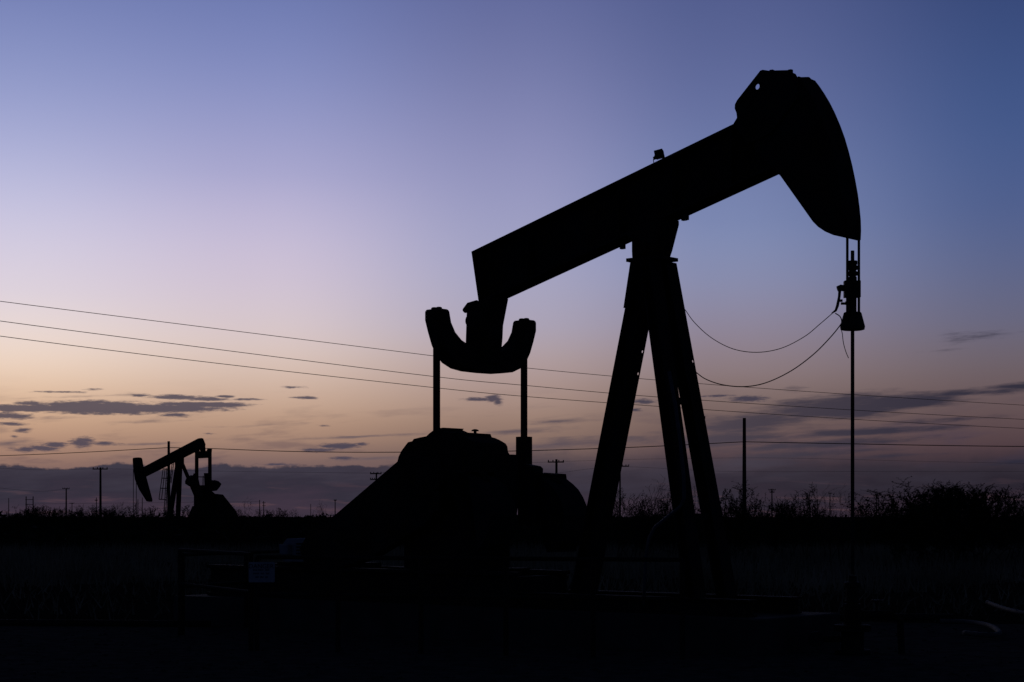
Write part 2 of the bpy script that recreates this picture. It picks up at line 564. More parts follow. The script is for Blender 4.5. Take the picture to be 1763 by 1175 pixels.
# samson post
legs = [((-1.12, 0, .47), (-.085, 0, 4.72), .23, .27), ((.883, -.34, .45), (.06, -.155, 4.72), .16, .23), ((.884, .34, .45), (.07, .165, 4.72), .16, .23)]
for i, (p0, p1, wu, wv) in enumerate(legs):
    bm = nb()
    hbeam(bm, p0, p1, wu, wv, .018, skip=0 if i == 1 else (2 if i == 0 else 2))
    if i != 1:                           # flange with empty bolt holes the sky shows through
        sl_ = (p1[0] - p0[0]) / (p1[2] - p0[2])
        sv_ = (p1[1] - p0[1]) / (p1[2] - p0[2])
        side = .098 if i == 0 else .082
        zs = (3.37, 3.64) if i == 0 else (3.50,)
        hb_ = nb()
        prism(hb_, [(-wv / 2, p0[2]), (wv / 2, p0[2]), (wv / 2, p1[2]), (-wv / 2, p1[2])], wu / 2 - .010, wu / 2, axis='x',
              hole=[circle(side, z, .017, 10) for z in zs])
        for vtx in hb_.verts:
            dz = vtx.co.z - p0[2]
            vtx.co.x += p0[0] + sl_ * dz
            vtx.co.y += p0[1] + sv_ * dz
        tmp = bpy.data.meshes.new("flange")
        hb_.to_mesh(tmp)
        hb_.free()
        bm.from_mesh(tmp)
    fx, fy = p0[0], p0[1]
    box(bm, fx - .2, fx + .2, fy - .17, fy + .17, .452, .485)
    if i == 0:   # joining plates below the saddle
        prism(bm, [up(1095, 452, 0), up(1103, 452, 0), up(1092, 532, 0), up(1083, 532, 0)], -.12, .12)
    for k in range(7):   # bolt clips
        f = .1 + .13 * k
        c = Vector(p0).lerp(Vector(p1), f)
        box(bm, c.x - wu / 2 - .018, c.x - wu / 2 - .001, c.y - .03, c.y + .03, c.z - .03, c.z + .03)
    obj("samson_leg", bm, STEEL, pj, 0.003)
for z in (1.6, 3.0):                      # cross braces between the front legs
    cr_ = nb()
    f = (z - .45) / 4.27
    u = .883 + (.06 - .883) * f
    w_ = .34 + (.155 - .34) * f
    box(cr_, u - .03, u + .03, -w_, w_, z - .04, z + .04)
    obj("cross_brace", cr_, STEEL, pj, 0.003)
bk = nb()
a, b_ = up(1211, 719, .32)
box(bk, a - .06, a + .01, .28, .34, b_ - .012, b_ + .012)
box(bk, a - .02, a + .015, .30, .34, b_ - .02, b_ + .016)
obj("cable_bracket", bk, STEEL2, pj)

sp = nb()
box(sp, -.27, .23, -.2, .2, 4.722, 4.765)
obj("top_plate", sp, STEEL, pj, 0.004)
sd = nb()
prism(sd, [(-.185, 4.766), (.11, 4.766), (.15, 4.86), (.25, 5.17), (.25, 5.22), (-.26, 5.07), (-.26, 5.04), (-.19, 5.0), (-.19, 4.85)], -.19, .19)
disc(sd, (-.02, 4.87), .085, -.25, .25)
obj("saddle_bearing", sd, STEEL, pj, 0.006)
for (x, y, v) in ((1072, 427, -.13), (1178, 378, .12), (1181, 377, -.12)):
    bl_ = nb()
    a, b_ = up(x, y, v)
    box(bl_, a - .03, a + .03, v - .025, v + .025, b_ - .016, b_ + .05)
    obj("bearing_bolt", bl_, STEEL2, pj, 0.004)

# tail bearing and equalizer
tb = nb()
prism(tb, [(-2.93, 3.62), (-2.60, 3.62), (-2.56, 3.95), (-2.55, 4.12), (-2.46, 4.47), (-2.72, 4.40), (-2.90, 4.34)], -.17, .17)
a, b_ = up(812, 521, -.17)
tube(tb, [(-2.975, -.13, 4.315), (-2.88, -.13, 4.375), (-2.74, -.13, 4.40)], [.035, .055, .05], 10)
tube(tb, [(-2.93, -.12, 4.19), (-2.85, .1, 4.19)], .065, 12)
box(tb, -2.62, -2.55, -.15, .15, 3.93, 4.04)
obj("tail_bearing", tb, STEEL, pj, 0.01)
eq = nb()
half = [(0, 3.50), (.3, 3.505), (.5, 3.53), (.66, 3.59), (.78, 3.69), (.86, 3.81), (.93, 3.97), (.985, 4.12), (.985, 4.235), (.96, 4.262), (.80, 4.262), (.775, 4.235), (.74, 4.10), (.66, 3.98), (.54, 3.89),
        (.3, 3.80), (0, 3.78)]
poly = half + [(-x, z) for x, z in half[::-1][1:-1]]
prism(eq, poly, -2.90, -2.65, axis='x')
for s in (-1, 1):
    for du in (-.05, 0.03):
        tube(eq, [(-2.775 + du, s * .88, 4.20), (-2.775 + du, s * .88, 4.292)], .042, 10)
obj("equalizer", eq, STEEL, pj, 0.02)

# pitmans with their lower bearings
for s in (-1, 1):
    bm = nb()
    v = .88 * s
    box(bm, -2.82, -2.75, v - .034, v + .034, 1.86, 4.2)
    box(bm, -2.87, -2.70, v - .075, v + .075, 1.95, 2.685) if s > 0 else \
        prism(bm, [(-2.82, 1.75), (-2.80, 1.70), (-2.72, 1.66), (-2.69, 1.9), (-2.75, 1.96), (-2.82, 1.96)], v - .05, v + .05)
    disc(bm, (-2.785, 2.04), .11, v - .07, v + .07)
    obj("pitman_arm", bm, STEEL, pj, 0.006)

# cranks with counterweights
for s in (-1, 1):
    bm = nb()
    v0, v1 = sorted((s * .66, s * .78))
    a0, a1 = Vector((-3.08, 2.05)), Vector((-2.10, 2.02))
    d = (a1 - a0).normalized()
    n_ = Vector((-d.y, d.x))
    pf = [a0 + n_ * .19 - d * .16, a1 + n_ * .14, a1 - n_ * .14, a0 - n_ * .19 - d * .16]
    prism(bm, [(p.x, p.y) for p in pf], v0, v1)
    ct = obj("crank", bm, STEEL, pj, 0.008)
    cw = nb()
    prof = [up(x, y, 1.0) for x, y in ((946, 815), (956, 816.5), (966, 819.5), (977, 826), (987, 834), (996, 843), (1004, 856), (1010, 870), (1013, 888), (1010, 912), (1000, 935), (985, 950))]
    prof += [up(x, y, .48) for x, y in ((950, 950), (941, 935), (940, 869), (925, 869), (915, 850), (913, 830), (918, 819), (930, 815.5))]
    t0, t1 = sorted((s * .785, s * 1.0))
    prism(cw, prof, t0, t1)
    t2, t3 = sorted((s * .48, s * .655))
    prism(cw, prof, t2, t3)
    t4, t5 = sorted((s * .6551, s * .7849))
    prism(cw, [p for p in prof if p[1] < 1.86 or p[0] > -2.09], t4, t5)
    obj("counterweight", cw, STEEL2, ct, 0.02)

# gearbox
gbm = nb()
pts = [up(x, y, -.33) for x, y in ((681, 806), (683, 798), (686, 786), (691, 776), (697, 768), (702, 761.5), (709, 760), (712, 756), (722, 753.5), (733, 751.5), (738, 750.5))]
pts += [up(x, y, .33) for x, y in ((822, 746), (832, 748), (845, 747.5), (847, 753), (853, 754.5), (861, 758), (866, 761), (871, 764), (874, 769), (875, 778), (879, 785), (886, 787), (892, 783))]
pts += [(-2.40, 1.9), (-2.5, 1.35), (-3.9, 1.35), (-4.02, 2.0)]
prism(gbm, pts, -.33, .33)
dome = [up(x, y, -.2) for x, y in ((728, 762), (733, 752), (738, 747), (745, 741.5), (752, 738), (762, 736.5), (772, 737))]
dome += [up(x, y, .12) for x, y in ((797, 741), (805, 744.5), (813, 749), (818, 762))]
prism(gbm, dome, -.2, .12)
for x, y in ((704, 764),):     # flange bolt heads on the near face
    a, b_ = up(x, y, -.33)
    box(gbm, a - .02, a + .06, -.36, -.331, b_ - .08, b_ - .02)
box(gbm, -4.0, -2.42, -.40, .40, 1.98, 2.04)
disc(gbm, (-3.08, 2.05), .20, -.65, .65)
obj("gearbox", gbm, STEEL, pj, 0.012)
bc = nb()
a, b_ = up(818, 742, .2)
tube(bc, [(a, .2, b_ - .08), (a, .2, b_)], .02, 8)
tube(bc, [(a, .2, b_ - .006), (a, .2, b_ + .012), (a, .2, b_ + .022)], [.052, .045, .015], 12)
obj("breather_cap", bc, STEEL2, pj)
gp = nb()
box(gp, -3.85, -2.6, -.36, .36, .92, 1.352)
box(gp, -4.1, -2.3, -.42, .42, .90, .925)
obj("gearbox_pedestal", gp, STEEL, pj, 0.006)
hub = nb()                               # collar beside the far crank seen against the sky
pr = [up(x, y, .62) for x, y in ((905, 800), (915, 800), (930, 803), (934, 807), (933.5, 815), (934, 870), (934, 905), (905, 905))]
prism(hub, pr, .45, .64)
obj("brake_housing", hub, STEEL2, pj, 0.008)

# belt guard
bg_ = nb()
pr = [up(x, y, -.5) for x, y in ((582, 886), (692, 792), (712, 782), (745, 790), (766, 830), (760, 875), (735, 905), (640, 962), (570, 985), (530, 975), (520, 945), (535, 918))]
prism(bg_, pr, -.56, -.36)
obj("belt_guard", bg_, STEEL, pj, 0.015)

# motor with its light housing
mo = nb()
mu = up(548, 945, -.1)[0]
prism(mo, [(mu - .30, .96), (mu - .34, 1.05), (mu - .33, 1.20), (mu - .24, 1.29), (mu + .30, 1.31), (mu + .34, 1.27), (mu + .34, .96)], -.5, .25)
mot = obj("motor", mo, GREY, pj, 0.02)
vn = nb()
for k in range(5):
    box(vn, mu - .02, mu + .26, -.512, -.501, 1.03 + k * .045, 1.05 + k * .045)
obj("louvres", vn, STEEL2, mot)
ju = nb()
box(ju, mu - .29, mu - .12, -.58, -.503, 1.07, 1.21)
obj("junction_box", ju, GREY, mot, 0.006)

# skid
sk = nb()
for s in (-1, 1):
    v0, v1 = sorted((s * .40, s * .58))
    box(sk, -7.6, -1.75, v0, v1, .455, .50)
    box(sk, -7.6, -1.75, s * .49 - .02, s * .49 + .02, .50, .85)
    box(sk, -7.6, -1.75, v0, v1, .85, .90)
    box(sk, -1.7, 1.75, v0, v1, .455, .475)
    box(sk, -1.7, 1.75, s * .49 - .015, s * .49 + .015, .475, .63)
    box(sk, -1.7, 1.75, v0, v1, .63, .65)
for u in (-7.5, -6.2, -5.0, -4.1, -2.4, -1.85):
    box(sk, u - .06, u + .06, -.47, .47, .52, .84)
box(sk, -6.3, -5.0, -.395, .395, .86, .955)
obj("skid_base", sk, STEEL, pj, 0.004)

# conduit running down the near front leg
cd = nb()
pp = [(1152, 640), (1163, 700), (1171, 760), (1177, 820), (1178, 858), (1172, 872), (1150, 890), (1128, 908), (1117, 928), (1112, 960), (1110, 1000), (1108, 1045)]
vv_ = [-.40] * 6 + [-.42, -.45, -.5, -.5, -.5, -.5]
tube(cd, [(up(x, y, v)[0], v, up(x, y, v)[1]) for (x, y), v in zip(pp, vv_)], .022, 8)
obj("conduit", cd, GALV, pj, 0, True)
cdb = nb()
a, b_ = up(1191, 886, -.02)
box(cdb, a - .03, a + .03, -.06, 0.0, b_ - .05, b_ + .055)
obj("junction_box", cdb, GREY, pj, 0.004)

# concrete foundation
fb = nb()
prism(fb, [(-7.9, 0.0), (2.05, 0.0), (2.05, .44), (2.02, .452), (-7.87, .452), (-7.9, .44)], -.95, .95)
fo = obj("concrete_foundation", fb, CONC)
fo.location = ORG
fo.rotation_euler = (0, 0, -TH)
tag(fo, "long low concrete block under the large pumpjack", "foundation")

# ------------------------------------------------------------------ well: carrier bar, rod, wellhead
wl = ORG + BV * 2.765
def wellpt(dx, z):                        # lateral picture offset in metres, height
    return Vector((wl.x + dx, wl.y, z))


def zpx(py, Y=None):
    return EYE + (HY - py) / K * (Y or wl.y)


def xpx(px, Y=None):
    return (px - CX) / K * (Y or wl.y)


rodx = xpx(1467.8)
cb_ = empty("carrier_bar", "stepped bell shaped carrier bar clamped on the polished rod below the horse head", "carrier bar", (rodx, wl.y, zpx(569)))


def lathe(bm, prof, n=16, cx=0, cy=0):
    rings = [[bm.verts.new((cx + r * math.cos(2 * math.pi * k / n), cy + r * math.sin(2 * math.pi * k / n), z)) for k in range(n)] for r, z in prof]
    for a, b in zip(rings, rings[1:]):
        for k in range(n):
            bm.faces.new((a[k], a[(k + 1) % n], b[(k + 1) % n], b[k]))
    bm.faces.new(rings[0][::-1])
    bm.faces.new(rings[-1])


z0 = zpx(569)
PX = wl.y / K                             # metres per photo pixel at the well
bm = nb()
lathe(bm, [(17 * PX, 0), (20.5 * PX, 1 * PX), (21.5 * PX, 6 * PX), (15.5 * PX, 29 * PX), (14 * PX, 31 * PX)], 20)
obj("bell", bm, STEEL2, cb_, 0.002)
bm = nb()
lathe(bm, [(7 * PX, 31.2 * PX), (7 * PX, 56 * PX)], 14)
box(bm, -14.5 * PX, 13 * PX, -.05, .05, 56.2 * PX, 85 * PX)
box(bm, -12 * PX, -5 * PX, -.03, .03, 44 * PX, 50 * PX)
obj("load_cell", bm, STEEL2, cb_, 0.003)
bm = nb()
for k, (a, b, r) in enumerate(((85.2, 92, 7.5), (92, 94, 6), (94, 101, 9), (101, 104, 6.5), (104, 111, 9.5), (111, 113, 7), (113, 119.5, 8.5))):
    lathe(bm, [(r * PX, a * PX), (r * PX, b * PX)], 8)
obj("rod_clamp", bm, STEEL2, cb_, 0.002)
bm = nb()
lathe(bm, [(3 * PX, 49 * PX), (3 * PX, 53 * PX)], 8, -20 * PX, 0)
tube(bm, [(-26 * PX, 0, 71 * PX), (-20 * PX, 0, 73 * PX), (-12 * PX, 0, 72 * PX)], [5 * PX, 6 * PX, 5.5 * PX], 10)
tube(bm, [(-22 * PX, 0, 68 * PX), (-23 * PX, 0, 57 * PX), (-26 * PX, 0, 42 * PX), (-29 * PX, 0, 34 * PX), (-36 * PX, 0, 29 * PX)], [2.6 * PX, 2.4 * PX, 2.6 * PX, 2.2 * PX, 1 * PX], 8)
tube(bm, [(-20 * PX, 0, 46 * PX), (-10 * PX, 0, 46 * PX)], 2.2 * PX, 8)
obj("cable_fitting", bm, STEEL2, cb_)
bm = nb()
tube(bm, [(0, 0, -(zpx(569) - .95) + 0.0), (0, 0, 137 * PX)], 3.3 * PX, 10)
pr_ = obj("polished_rod", bm, STEEL2)
pr_.location = (rodx, wl.y, zpx(569))
tag(pr_, "straight thin polished rod hanging down from the carrier bar to the wellhead", "rod")

wh = empty("wellhead", "dark wellhead with stuffing box where the polished rod enters the ground", "wellhead", (rodx, wl.y, 0))
bm = nb()
lathe(bm, [(.20, 0.0), (.20, .10), (.13, .11), (.13, .30), (.21, .31), (.21, .38), (.10, .39), (.10, .62)], 18)
obj("casing", bm, STEEL, wh, 0.004)
bm = nb()
lathe(bm, [(.06, .62), (.075, .64), (.075, .80), (.095, .81), (.095, .86), (.05, .87), (.045, .94)], 16)
obj("stuffing_box", bm, STEEL2, wh, 0.003)
bm = nb()
tube(bm, [(0, 0, .50), (.45, .05, .50), (.55, .06, .42), (.57, .06, .02)], .04, 10)
tube(bm, [(0, 0, .22), (-.42, .0, .22)], .035, 10)
obj("flow_line", bm, STEEL, wh)
bm = nb()
tube(bm, [(-.42, -.07, .22), (-.42, -.03, .22)], .09, 14)
obj("valve_wheel", bm, STEEL2, wh)
bm = nb()
tube(bm, [(.28, .03, .50), (.28, .03, .64)], .015, 8)
tube(bm, [(.28, .03, .64), (.28, .03, .66)], .07, 14)
obj("valve_wheel", bm, STEEL2, wh)


def curve_pts(P, n=10):                    # Catmull-Rom through the points
    P = [Vector(p) for p in P]
    P = [P[0] * 2 - P[1]] + P + [P[-1] * 2 - P[-2]]
    out = []
    for i in range(1, len(P) - 2):
        for k in range(n):
            t = k / n
            a, b, c, d = P[i - 1:i + 3]
            out.append(.5 * ((2 * b) + (c - a) * t + (2 * a - 5 * b + 4 * c - d) * t * t + (3 * b - a - 3 * c + d) * t ** 3))
    out.append(P[-2])
    return out


def wire(name, P, r, label, cat, group=None, n=6, sides=5, mt=WIRE):
    bm = nb()
    P = [Vector(p) for p in P]
    base = P[0].copy()
    tube(bm, [p - base for p in curve_pts(P, n)], r, sides)
    o = obj(name, bm, mt, None, 0, True)
    o.location = base
    return tag(o, label, cat, group)


GC = "slack cables between samson post and carrier bar"
Yc = wl.y
wire("signal_cable", [at(1172, 526, 22.9), at(1179, 533, 22.85), at(1196, 556, 22.6), at(1225, 582, 22.3), at(1262, 601, 22.0), at(1303, 607, 21.8), at(1345, 600, 21.5), at(1385, 580, 21.3), at(1412, 558, 21.1), at(1433, 540, Yc)],
     .0048, "thin upper slack cable looping from the samson post to the carrier bar fitting", "cable", GC)
wire("signal_cable", [at(1190, 634, 22.9), at(1197, 640, 22.85), at(1215, 653, 22.6), at(1245, 663, 22.3), at(1283, 666, 22.0), at(1320, 659, 21.8), at(1362, 639, 21.5), at(1400, 611, 21.2), at(1428, 583, 21.1), at(1446, 561, Yc), at(1449, 553, Yc), at(1446, 545, Yc), at(1438, 539.5, Yc)],
     .0065, "thicker lower slack cable hanging deepest between the samson post and the carrier bar", "cable", GC)
wire("signal_cable", [at(1447, 564, Yc), at(1450, 574, Yc), at(1452, 590, Yc), at(1456, 605, Yc), at(1461, 617, Yc)],
     .0045, "short loose cable end dangling free beside the polished rod", "cable", GC)

# ------------------------------------------------------------------ pipe guard rails, sign, ground pipes and hoses
def rail_fence(p0, p1, nposts, z, label):
    f = empty("pipe_fence", label, "fence", (p0.x, p0.y, 0), 0, "pipe guard rails round the pumpjack")
    d = p1 - p0
    for i in range(nposts):
        bm = nb()
        q_ = d * (i / (nposts - 1))
        tube(bm, [(q_.x, q_.y, 0), (q_.x, q_.y, z)], .03, 8)
        obj("post", bm, STEEL, f)
    for h in (z, z * .62):
        bm = nb()
        tube(bm, [(0, 0, h), (d.x, d.y, h)], .024, 8)
        obj("rail", bm, STEEL, f)
    return f


P1, P2, P3 = ground_at(310, 24.4), ground_at(432, 21.6), ground_at(1175, 20.3)
rail_fence(P1, P2, 2, 1.165, "short run of black pipe rail left of the danger sign")
rail_fence(P2 + Vector((.07, 0, 0)), P3, 6, 1.13, "long run of black pipe rail along the front of the large pumpjack")
P4 = ground_at(520, 27.6)
rail_fence(P1 + Vector((.02, .08, 0)), P4, 3, 1.1, "black pipe rail behind the motor end of the large pumpjack")
sg = empty("danger_sign", "small pale metal danger sign hanging on the pipe rail", "sign", (xpx(450.5, 21.5), 21.5, 0))
bm = nb()
SW, SH = 45 * 21.5 / K, 35 * 21.5 / K
zc = zpx(985.5, 21.5)
prism(bm, [(-SW / 2, zc - SH / 2 + .01), (-SW / 2 + .01, zc - SH / 2), (SW / 2 - .01, zc - SH / 2), (SW / 2, zc - SH / 2 + .01), (SW / 2, zc + SH / 2 - .01), (SW / 2 - .01, zc + SH / 2), (-SW / 2 + .01, zc + SH / 2), (-SW / 2, zc + SH / 2 - .01)], 0, .003)
obj("sign_panel", bm, SIGNM, sg)
cu = bpy.data.curves.new("lettering", 'FONT')
cu.body = "DANGER"
cu.align_x = 'CENTER'
cu.size = .072
cu.extrude = .0005
cu.materials.append(INK)
tmp_o = bpy.data.objects.new("tmp_text", cu)
C.objects.link(tmp_o)
bpy.context.view_layer.update()
tmesh = bpy.data.meshes.new_from_object(tmp_o.evaluated_get(bpy.context.evaluated_depsgraph_get()))
bpy.data.objects.remove(tmp_o)
to = bpy.data.objects.new("lettering", tmesh)
if not tmesh.materials:
    tmesh.materials.append(INK)
C.objects.link(to)
to.parent = sg
to.location = (-.005, -.002, zc + .045)
to.rotation_euler = (R(90), 0, 0)
# three lines of worn unreadable print
for row, (zz, words) in enumerate(((.015, (.05, .07, .06)), (-.025, (.08, .05, .05)), (-.067, (.045, .05, .03)))):
    x = -sum(words) / 2 - .01
    for w_ in words:
        bm = nb()
        k = x
        while k < x + w_ - .008:
            box(bm, k, k + .006, -.0015, -.0005, zc + zz, zc + zz + .02)
            k += .0105
        x += w_ + .01
        obj("worn_print", bm, INK, sg)

wire("ground_pipe", [ground_at(-60, 26.6) + Vector((0, 0, .09)), ground_at(180, 26.4) + Vector((0, 0, .09)), ground_at(362, 26.2) + Vector((0, 0, .09))],
     .045, "long straight dark pipe lying on the ground at the left edge", "pipe", None, 2, 10, STEEL)
wire("ground_pipe", [ground_at(1372, 27.0) + Vector((0, 0, .13)), ground_at(1480, 27.2) + Vector((0, 0, .13)), ground_at(1640, 27.4) + Vector((0, 0, .12))],
     .05, "dark pipe lying on the ground right of the concrete block", "pipe", None, 2, 10, STEEL)


def hose(P, r, label):
    wire("hose", [at(x, y, Y) for x, y, Y in P], r, label, "hose", "pale hoses on the ground at the right", 8, 8, RUBBER)


def gY(py, z=0.1):
    return (EYE - z) * K / (py - HY)


hose([(x, y, gY(y)) for x, y in ((1618, 1070), (1650, 1070.5), (1680, 1073), (1705, 1078), (1719, 1087), (1718, 1092), (1700, 1094), (1660, 1090))], .035, "pale hose bent back on itself on the ground at lower right")
hose([(x, y, gY(y)) for x, y in ((1700, 1037), (1715, 1043), (1740, 1051), (1765, 1056), (1800, 1060))], .035, "pale hose running out of the picture at the right edge")

# ================================================================== FAR PUMPJACK
FY = 122.0
TH2 = R(180 - 38)      # head points left and towards the camera
BV2 = Vector((-math.cos(R(38)), -math.sin(R(38)), 0))
EV2 = Vector((-math.sin(R(38)), math.cos(R(38)), 0))
fo_x = (308 - CX) / K * FY
ORG2 = Vector((fo_x, FY, 0))


def up2(zx, zy, v):                         # coordinates of the enlarged photo crop -> (u, w) on plane v
    px, py = 180 + zx / 5.873, 720 + zy / 5.873
    dx = (px - CX) / K
    Y = (v + EV2.x * ORG2.x + EV2.y * ORG2.y) / (EV2.x * dx + EV2.y)
    return ((dx * Y - ORG2.x) * BV2.x + (Y - ORG2.y) * BV2.y, EYE + (HY - py) / K * Y)


pf_ = empty("pumpjack", "small distant black pumpjack with head lowered at the left", "pumpjack", ORG2, math.atan2(BV2.y, BV2.x), "pumpjacks on the oil field")
# local frame: x = BV2, y = z cross x  (= -EV2), so v flips sign
def prism2(bm, zpts, v0, v1, vref=0.0):
    prism(bm, [up2(x, y, vref) for x, y in zpts], -v1, -v0)


bm = nb(); prism2(bm, [(392, 500), (955, 206), (972, 203), (988, 208), (1012, 268), (1002, 302), (962, 320), (408, 596)], -.14, .14)
obj("walking_beam", bm, STEEL, pf_)
bm = nb(); prism2(bm, [(299, 412), (306, 402), (325, 399), (350, 401), (361, 406), (367, 420), (378, 490), (392, 520), (408, 600), (470, 830), (466, 848), (440, 843), (362, 720), (322, 620), (304, 500), (299, 420)], -.22, .22)
obj("horse_head", bm, STEEL, pf_)
bm = nb(); prism2(bm, [(965, 300), (1008, 275), (1012, 350), (985, 352)], -.15, .15)
obj("tail_bearing", bm, STEEL, pf_)
ueq, weq = up2(998, 375, 0)
bm = nb()
prism(bm, [(-.95, weq + .38), (-.88, weq + .05), (-.7, weq - .2), (.7, weq - .2), (.88, weq + .05), (.95, weq + .38), (.78, weq + .38), (.72, weq + .26), (-.72, weq + .26), (-.78, weq + .38)], ueq - .14, ueq + .14, axis='x')
obj("equalizer", bm, STEEL, pf_)
for s in (-1, 1):
    bm = nb()
    box(bm, ueq - .09, ueq + .09, s * .9 - .09, s * .9 + .09, 2.6, weq + .4)
    obj("pitman_arm", bm, STEEL, pf_)


def leg2(p, q, w, v0=0.0, v1=0.0, name="samson_leg"):
    a = up2(*p, v0); b = up2(*q, v1)
    bm = nb()
    hbeam(bm, (a[0], -v0, a[1]), (b[0], -v1, b[1]), w, w, .03)
    obj(name, bm, STEEL, pf_)


leg2((640, 1140), (752, 400), .26, -.35, -.1)
leg2((738, 1140), (765, 400), .24, .35, .1)
leg2((1040, 1060), (780, 450), .2, .1, 0)
bm = nb(); prism2(bm, [(725, 440), (735, 395), (790, 385), (790, 460), (775, 480), (725, 480)], -.2, .2)
obj("saddle_bearing", bm, STEEL, pf_)
for k, (L) in enumerate([([(905, 560), (935, 575), (985, 800), (930, 800), (880, 680)], [(828, 640), (845, 600), (885, 578), (915, 590), (915, 680), (870, 690), (830, 665)]),
                         ([(1010, 557), (1045, 557), (1085, 770), (1020, 770)], [(1080, 640), (1100, 628), (1140, 640), (1168, 668), (1150, 700), (1120, 735), (1085, 740)])]):
    bm = nb(); v = (-.62, .62)[k]
    prism2(bm, L[0], v - .08, v + .08, v)
    ck = obj("crank", bm, STEEL, pf_)
    bm = nb(); prism2(bm, L[1], v - .2, v - .085, v); prism2(bm, L[1], v + .085, v + .2, v)
    obj("counterweight", bm, STEEL2, ck)
bm = nb(); prism2(bm, [(925, 720), (950, 680), (1000, 680), (1040, 720), (1100, 770), (1110, 900), (925, 900)], -.3, .3)
obj("gearbox", bm, STEEL, pf_)
bm = nb(); prism2(bm, [(1095, 768), (1160, 775), (1300, 950), (1330, 1120), (860, 1120), (895, 960), (925, 890), (1090, 890)], -.5, .5)
obj("skid_base", bm, STEEL, pf_)
bm = nb()
for a, b in (((940, 595), (1003, 597)), ((997, 585), (995, 700))):
    A_, B_ = up2(*a, -.3), up2(*b, -.3)
    tube(bm, [(A_[0], .3, A_[1]), (B_[0], .3, B_[1])], .03, 6)
obj("handrail", bm, STEEL, pf_)
bm = nb()                                  # caged ladder leaning on the post
def seg(a, b, r=.028, v=-.9):
    A_, B_ = up2(*a, v), up2(*b, v)
    tube(bm, [(A_[0], -v, A_[1]), (B_[0], -v, B_[1])], r, 5)
seg((592, 515), (550, 822)); seg((628, 505), (600, 985)); seg((640, 505), (618, 985)); seg((612, 510), (576, 822)); seg((700, 450), (672, 660)); seg((684, 450), (656, 700))
for y in (515, 608, 710, 822):
    f = (y - 515) / 307
    seg((592 - 42 * f, y), (640 - 14 * f, y + 4), .03)
for k in range(14):
    y = 530 + k * 34
    seg((627 - (y - 505) * .058, y), (640 - (y - 505) * .046, y), .015)
for k in range(6):
    y = 470 + k * 34
    seg((682 - k * 5, y), (697 - k * 5, y), .015)
obj("ladder", bm, STEEL, pf_)
bm = nb()
for zx in (291, 321):
    A_ = up2(zx, 520 if zx < 300 else 640, 0)
    tube(bm, [(A_[0], 0, A_[1]), (A_[0], 0, 1.2)], .022, 5)
obj("bridle_cable", bm, WIRE, pf_)


# ================================================================== POLES AND WIRES
def pole(px, top, Y, w, label, arms=(), group="wooden utility poles along the horizon", ins=True):
    b = ground_at(px, Y)
    e = empty("utility_pole", label, "utility pole", b, 0, group)
    h = EYE + (HY - top) / K * Y
    bm = nb()
    tube(bm, [(0, 0, 0), (0, 0, h * .5), (0, 0, h)], [w * .62, w * .55, w * .45], 10)
    obj("post", bm, WOOD, e)
    for (x0, x1, y) in arms:
        z = EYE + (HY - y) / K * Y
        a, c = (x0 - px) / K * Y, (x1 - px) / K * Y
        bm = nb()
        box(bm, a, c, -w * .5 - .10, -w * .5 - .005, z - .06, z + .06)
        ar = obj("crossarm", bm, WOOD, e)
        if ins:
            for f in (.04, .32, .68, .96):
                bm = nb()
                x = a + (c - a) * f
                lathe(bm, [(.03, z + .061), (.06, z + .10), (.05, z + .2), (.02, z + .22)], 8, x, -w * .5 - .05)
                obj("insulator", bm, STEEL2, ar)
    return e


pole(1281.5, 720, 120, .24, "tall bare pole standing right of the large pumpjack's legs")
pole(290.5, 760, 142, .21, "bare pole just behind the small distant pumpjack")
pole(173, 805, 210, .24, "crossarm pole at the left between the edge and the small pumpjack", [(160, 186, 808)])
pole(114, 841, 330, .24, "shorter crossarm pole left of the taller crossarm pole", [(108, 120, 842)])
pole(45, 855, 400, .22, "left pole of the distant H frame pair", [])
hp = pole(57, 855, 400, .22, "right pole of the distant H frame pair with braces", [(44, 58, 860.5), (44, 58, 869)], ins=False)
pole(15, 858, 420, .16, "thin distant pole nearest the left edge")
pole(124, 866, 500, .2, "low distant pole with a short crossarm left of the tall crossarm pole", [(120, 128, 867)])
pole(166, 857, 480, .2, "thin distant pole close beside the tall crossarm pole", [(163.5, 168.5, 862)])
pole(237.5, 860, 420, .16, "thin distant pole under the small pumpjack's lowered head", [])
pole(245, 857, 420, .16, "thin distant pole just right of the small pumpjack's lowered head", [])
pole(447, 861, 420, .18, "left one of two thin distant poles right of the small pumpjack", [])
pole(454, 863, 420, .18, "right one of two thin distant poles, with double crossarms", [(451.5, 457.5, 866), (451.5, 457.5, 871)], ins=False)
pole(480, 875, 520, .16, "tiny distant pole in the gap between the two pumpjacks")
pole(535, 868, 520, .16, "thin distant pole near the belt guard slope")
pole(577, 861, 400, .2, "small distant pole beside the foot of the belt guard slope", [(575, 579.5, 862)])
pole(648, 814, 220, .2, "crossarm pole partly behind the belt guard slope", [(637.5, 657, 816), (637.5, 649, 826)])
pole(958, 791, 190, .26, "crossarm pole above the counterweight", [(943, 971, 796)])
pole(1067.5, 801, 230, .2, "crossarm pole seen between the large pumpjack's rear and front legs", [(1066, 1083, 803)])
pole(1329, 842, 330, .22, "crossarm pole in the bushes right of the tall bare pole", [(1323, 1335, 844), (1325, 1333, 848)])
pole(1429, 849, 430, .2, "thin distant pole left of the polished rod", [(1426, 1432, 850)])
pole(1509, 852, 400, .22, "short distant crossarm pole just right of the polished rod", [(1503, 1515, 853)])
pole(1513, 853, 408, .18, "short distant pole beside a crossarm pole right of the polished rod")
pole(1718, 855, 420, .2, "thin distant pole near the right edge", [(1715.5, 1720.5, 856)])
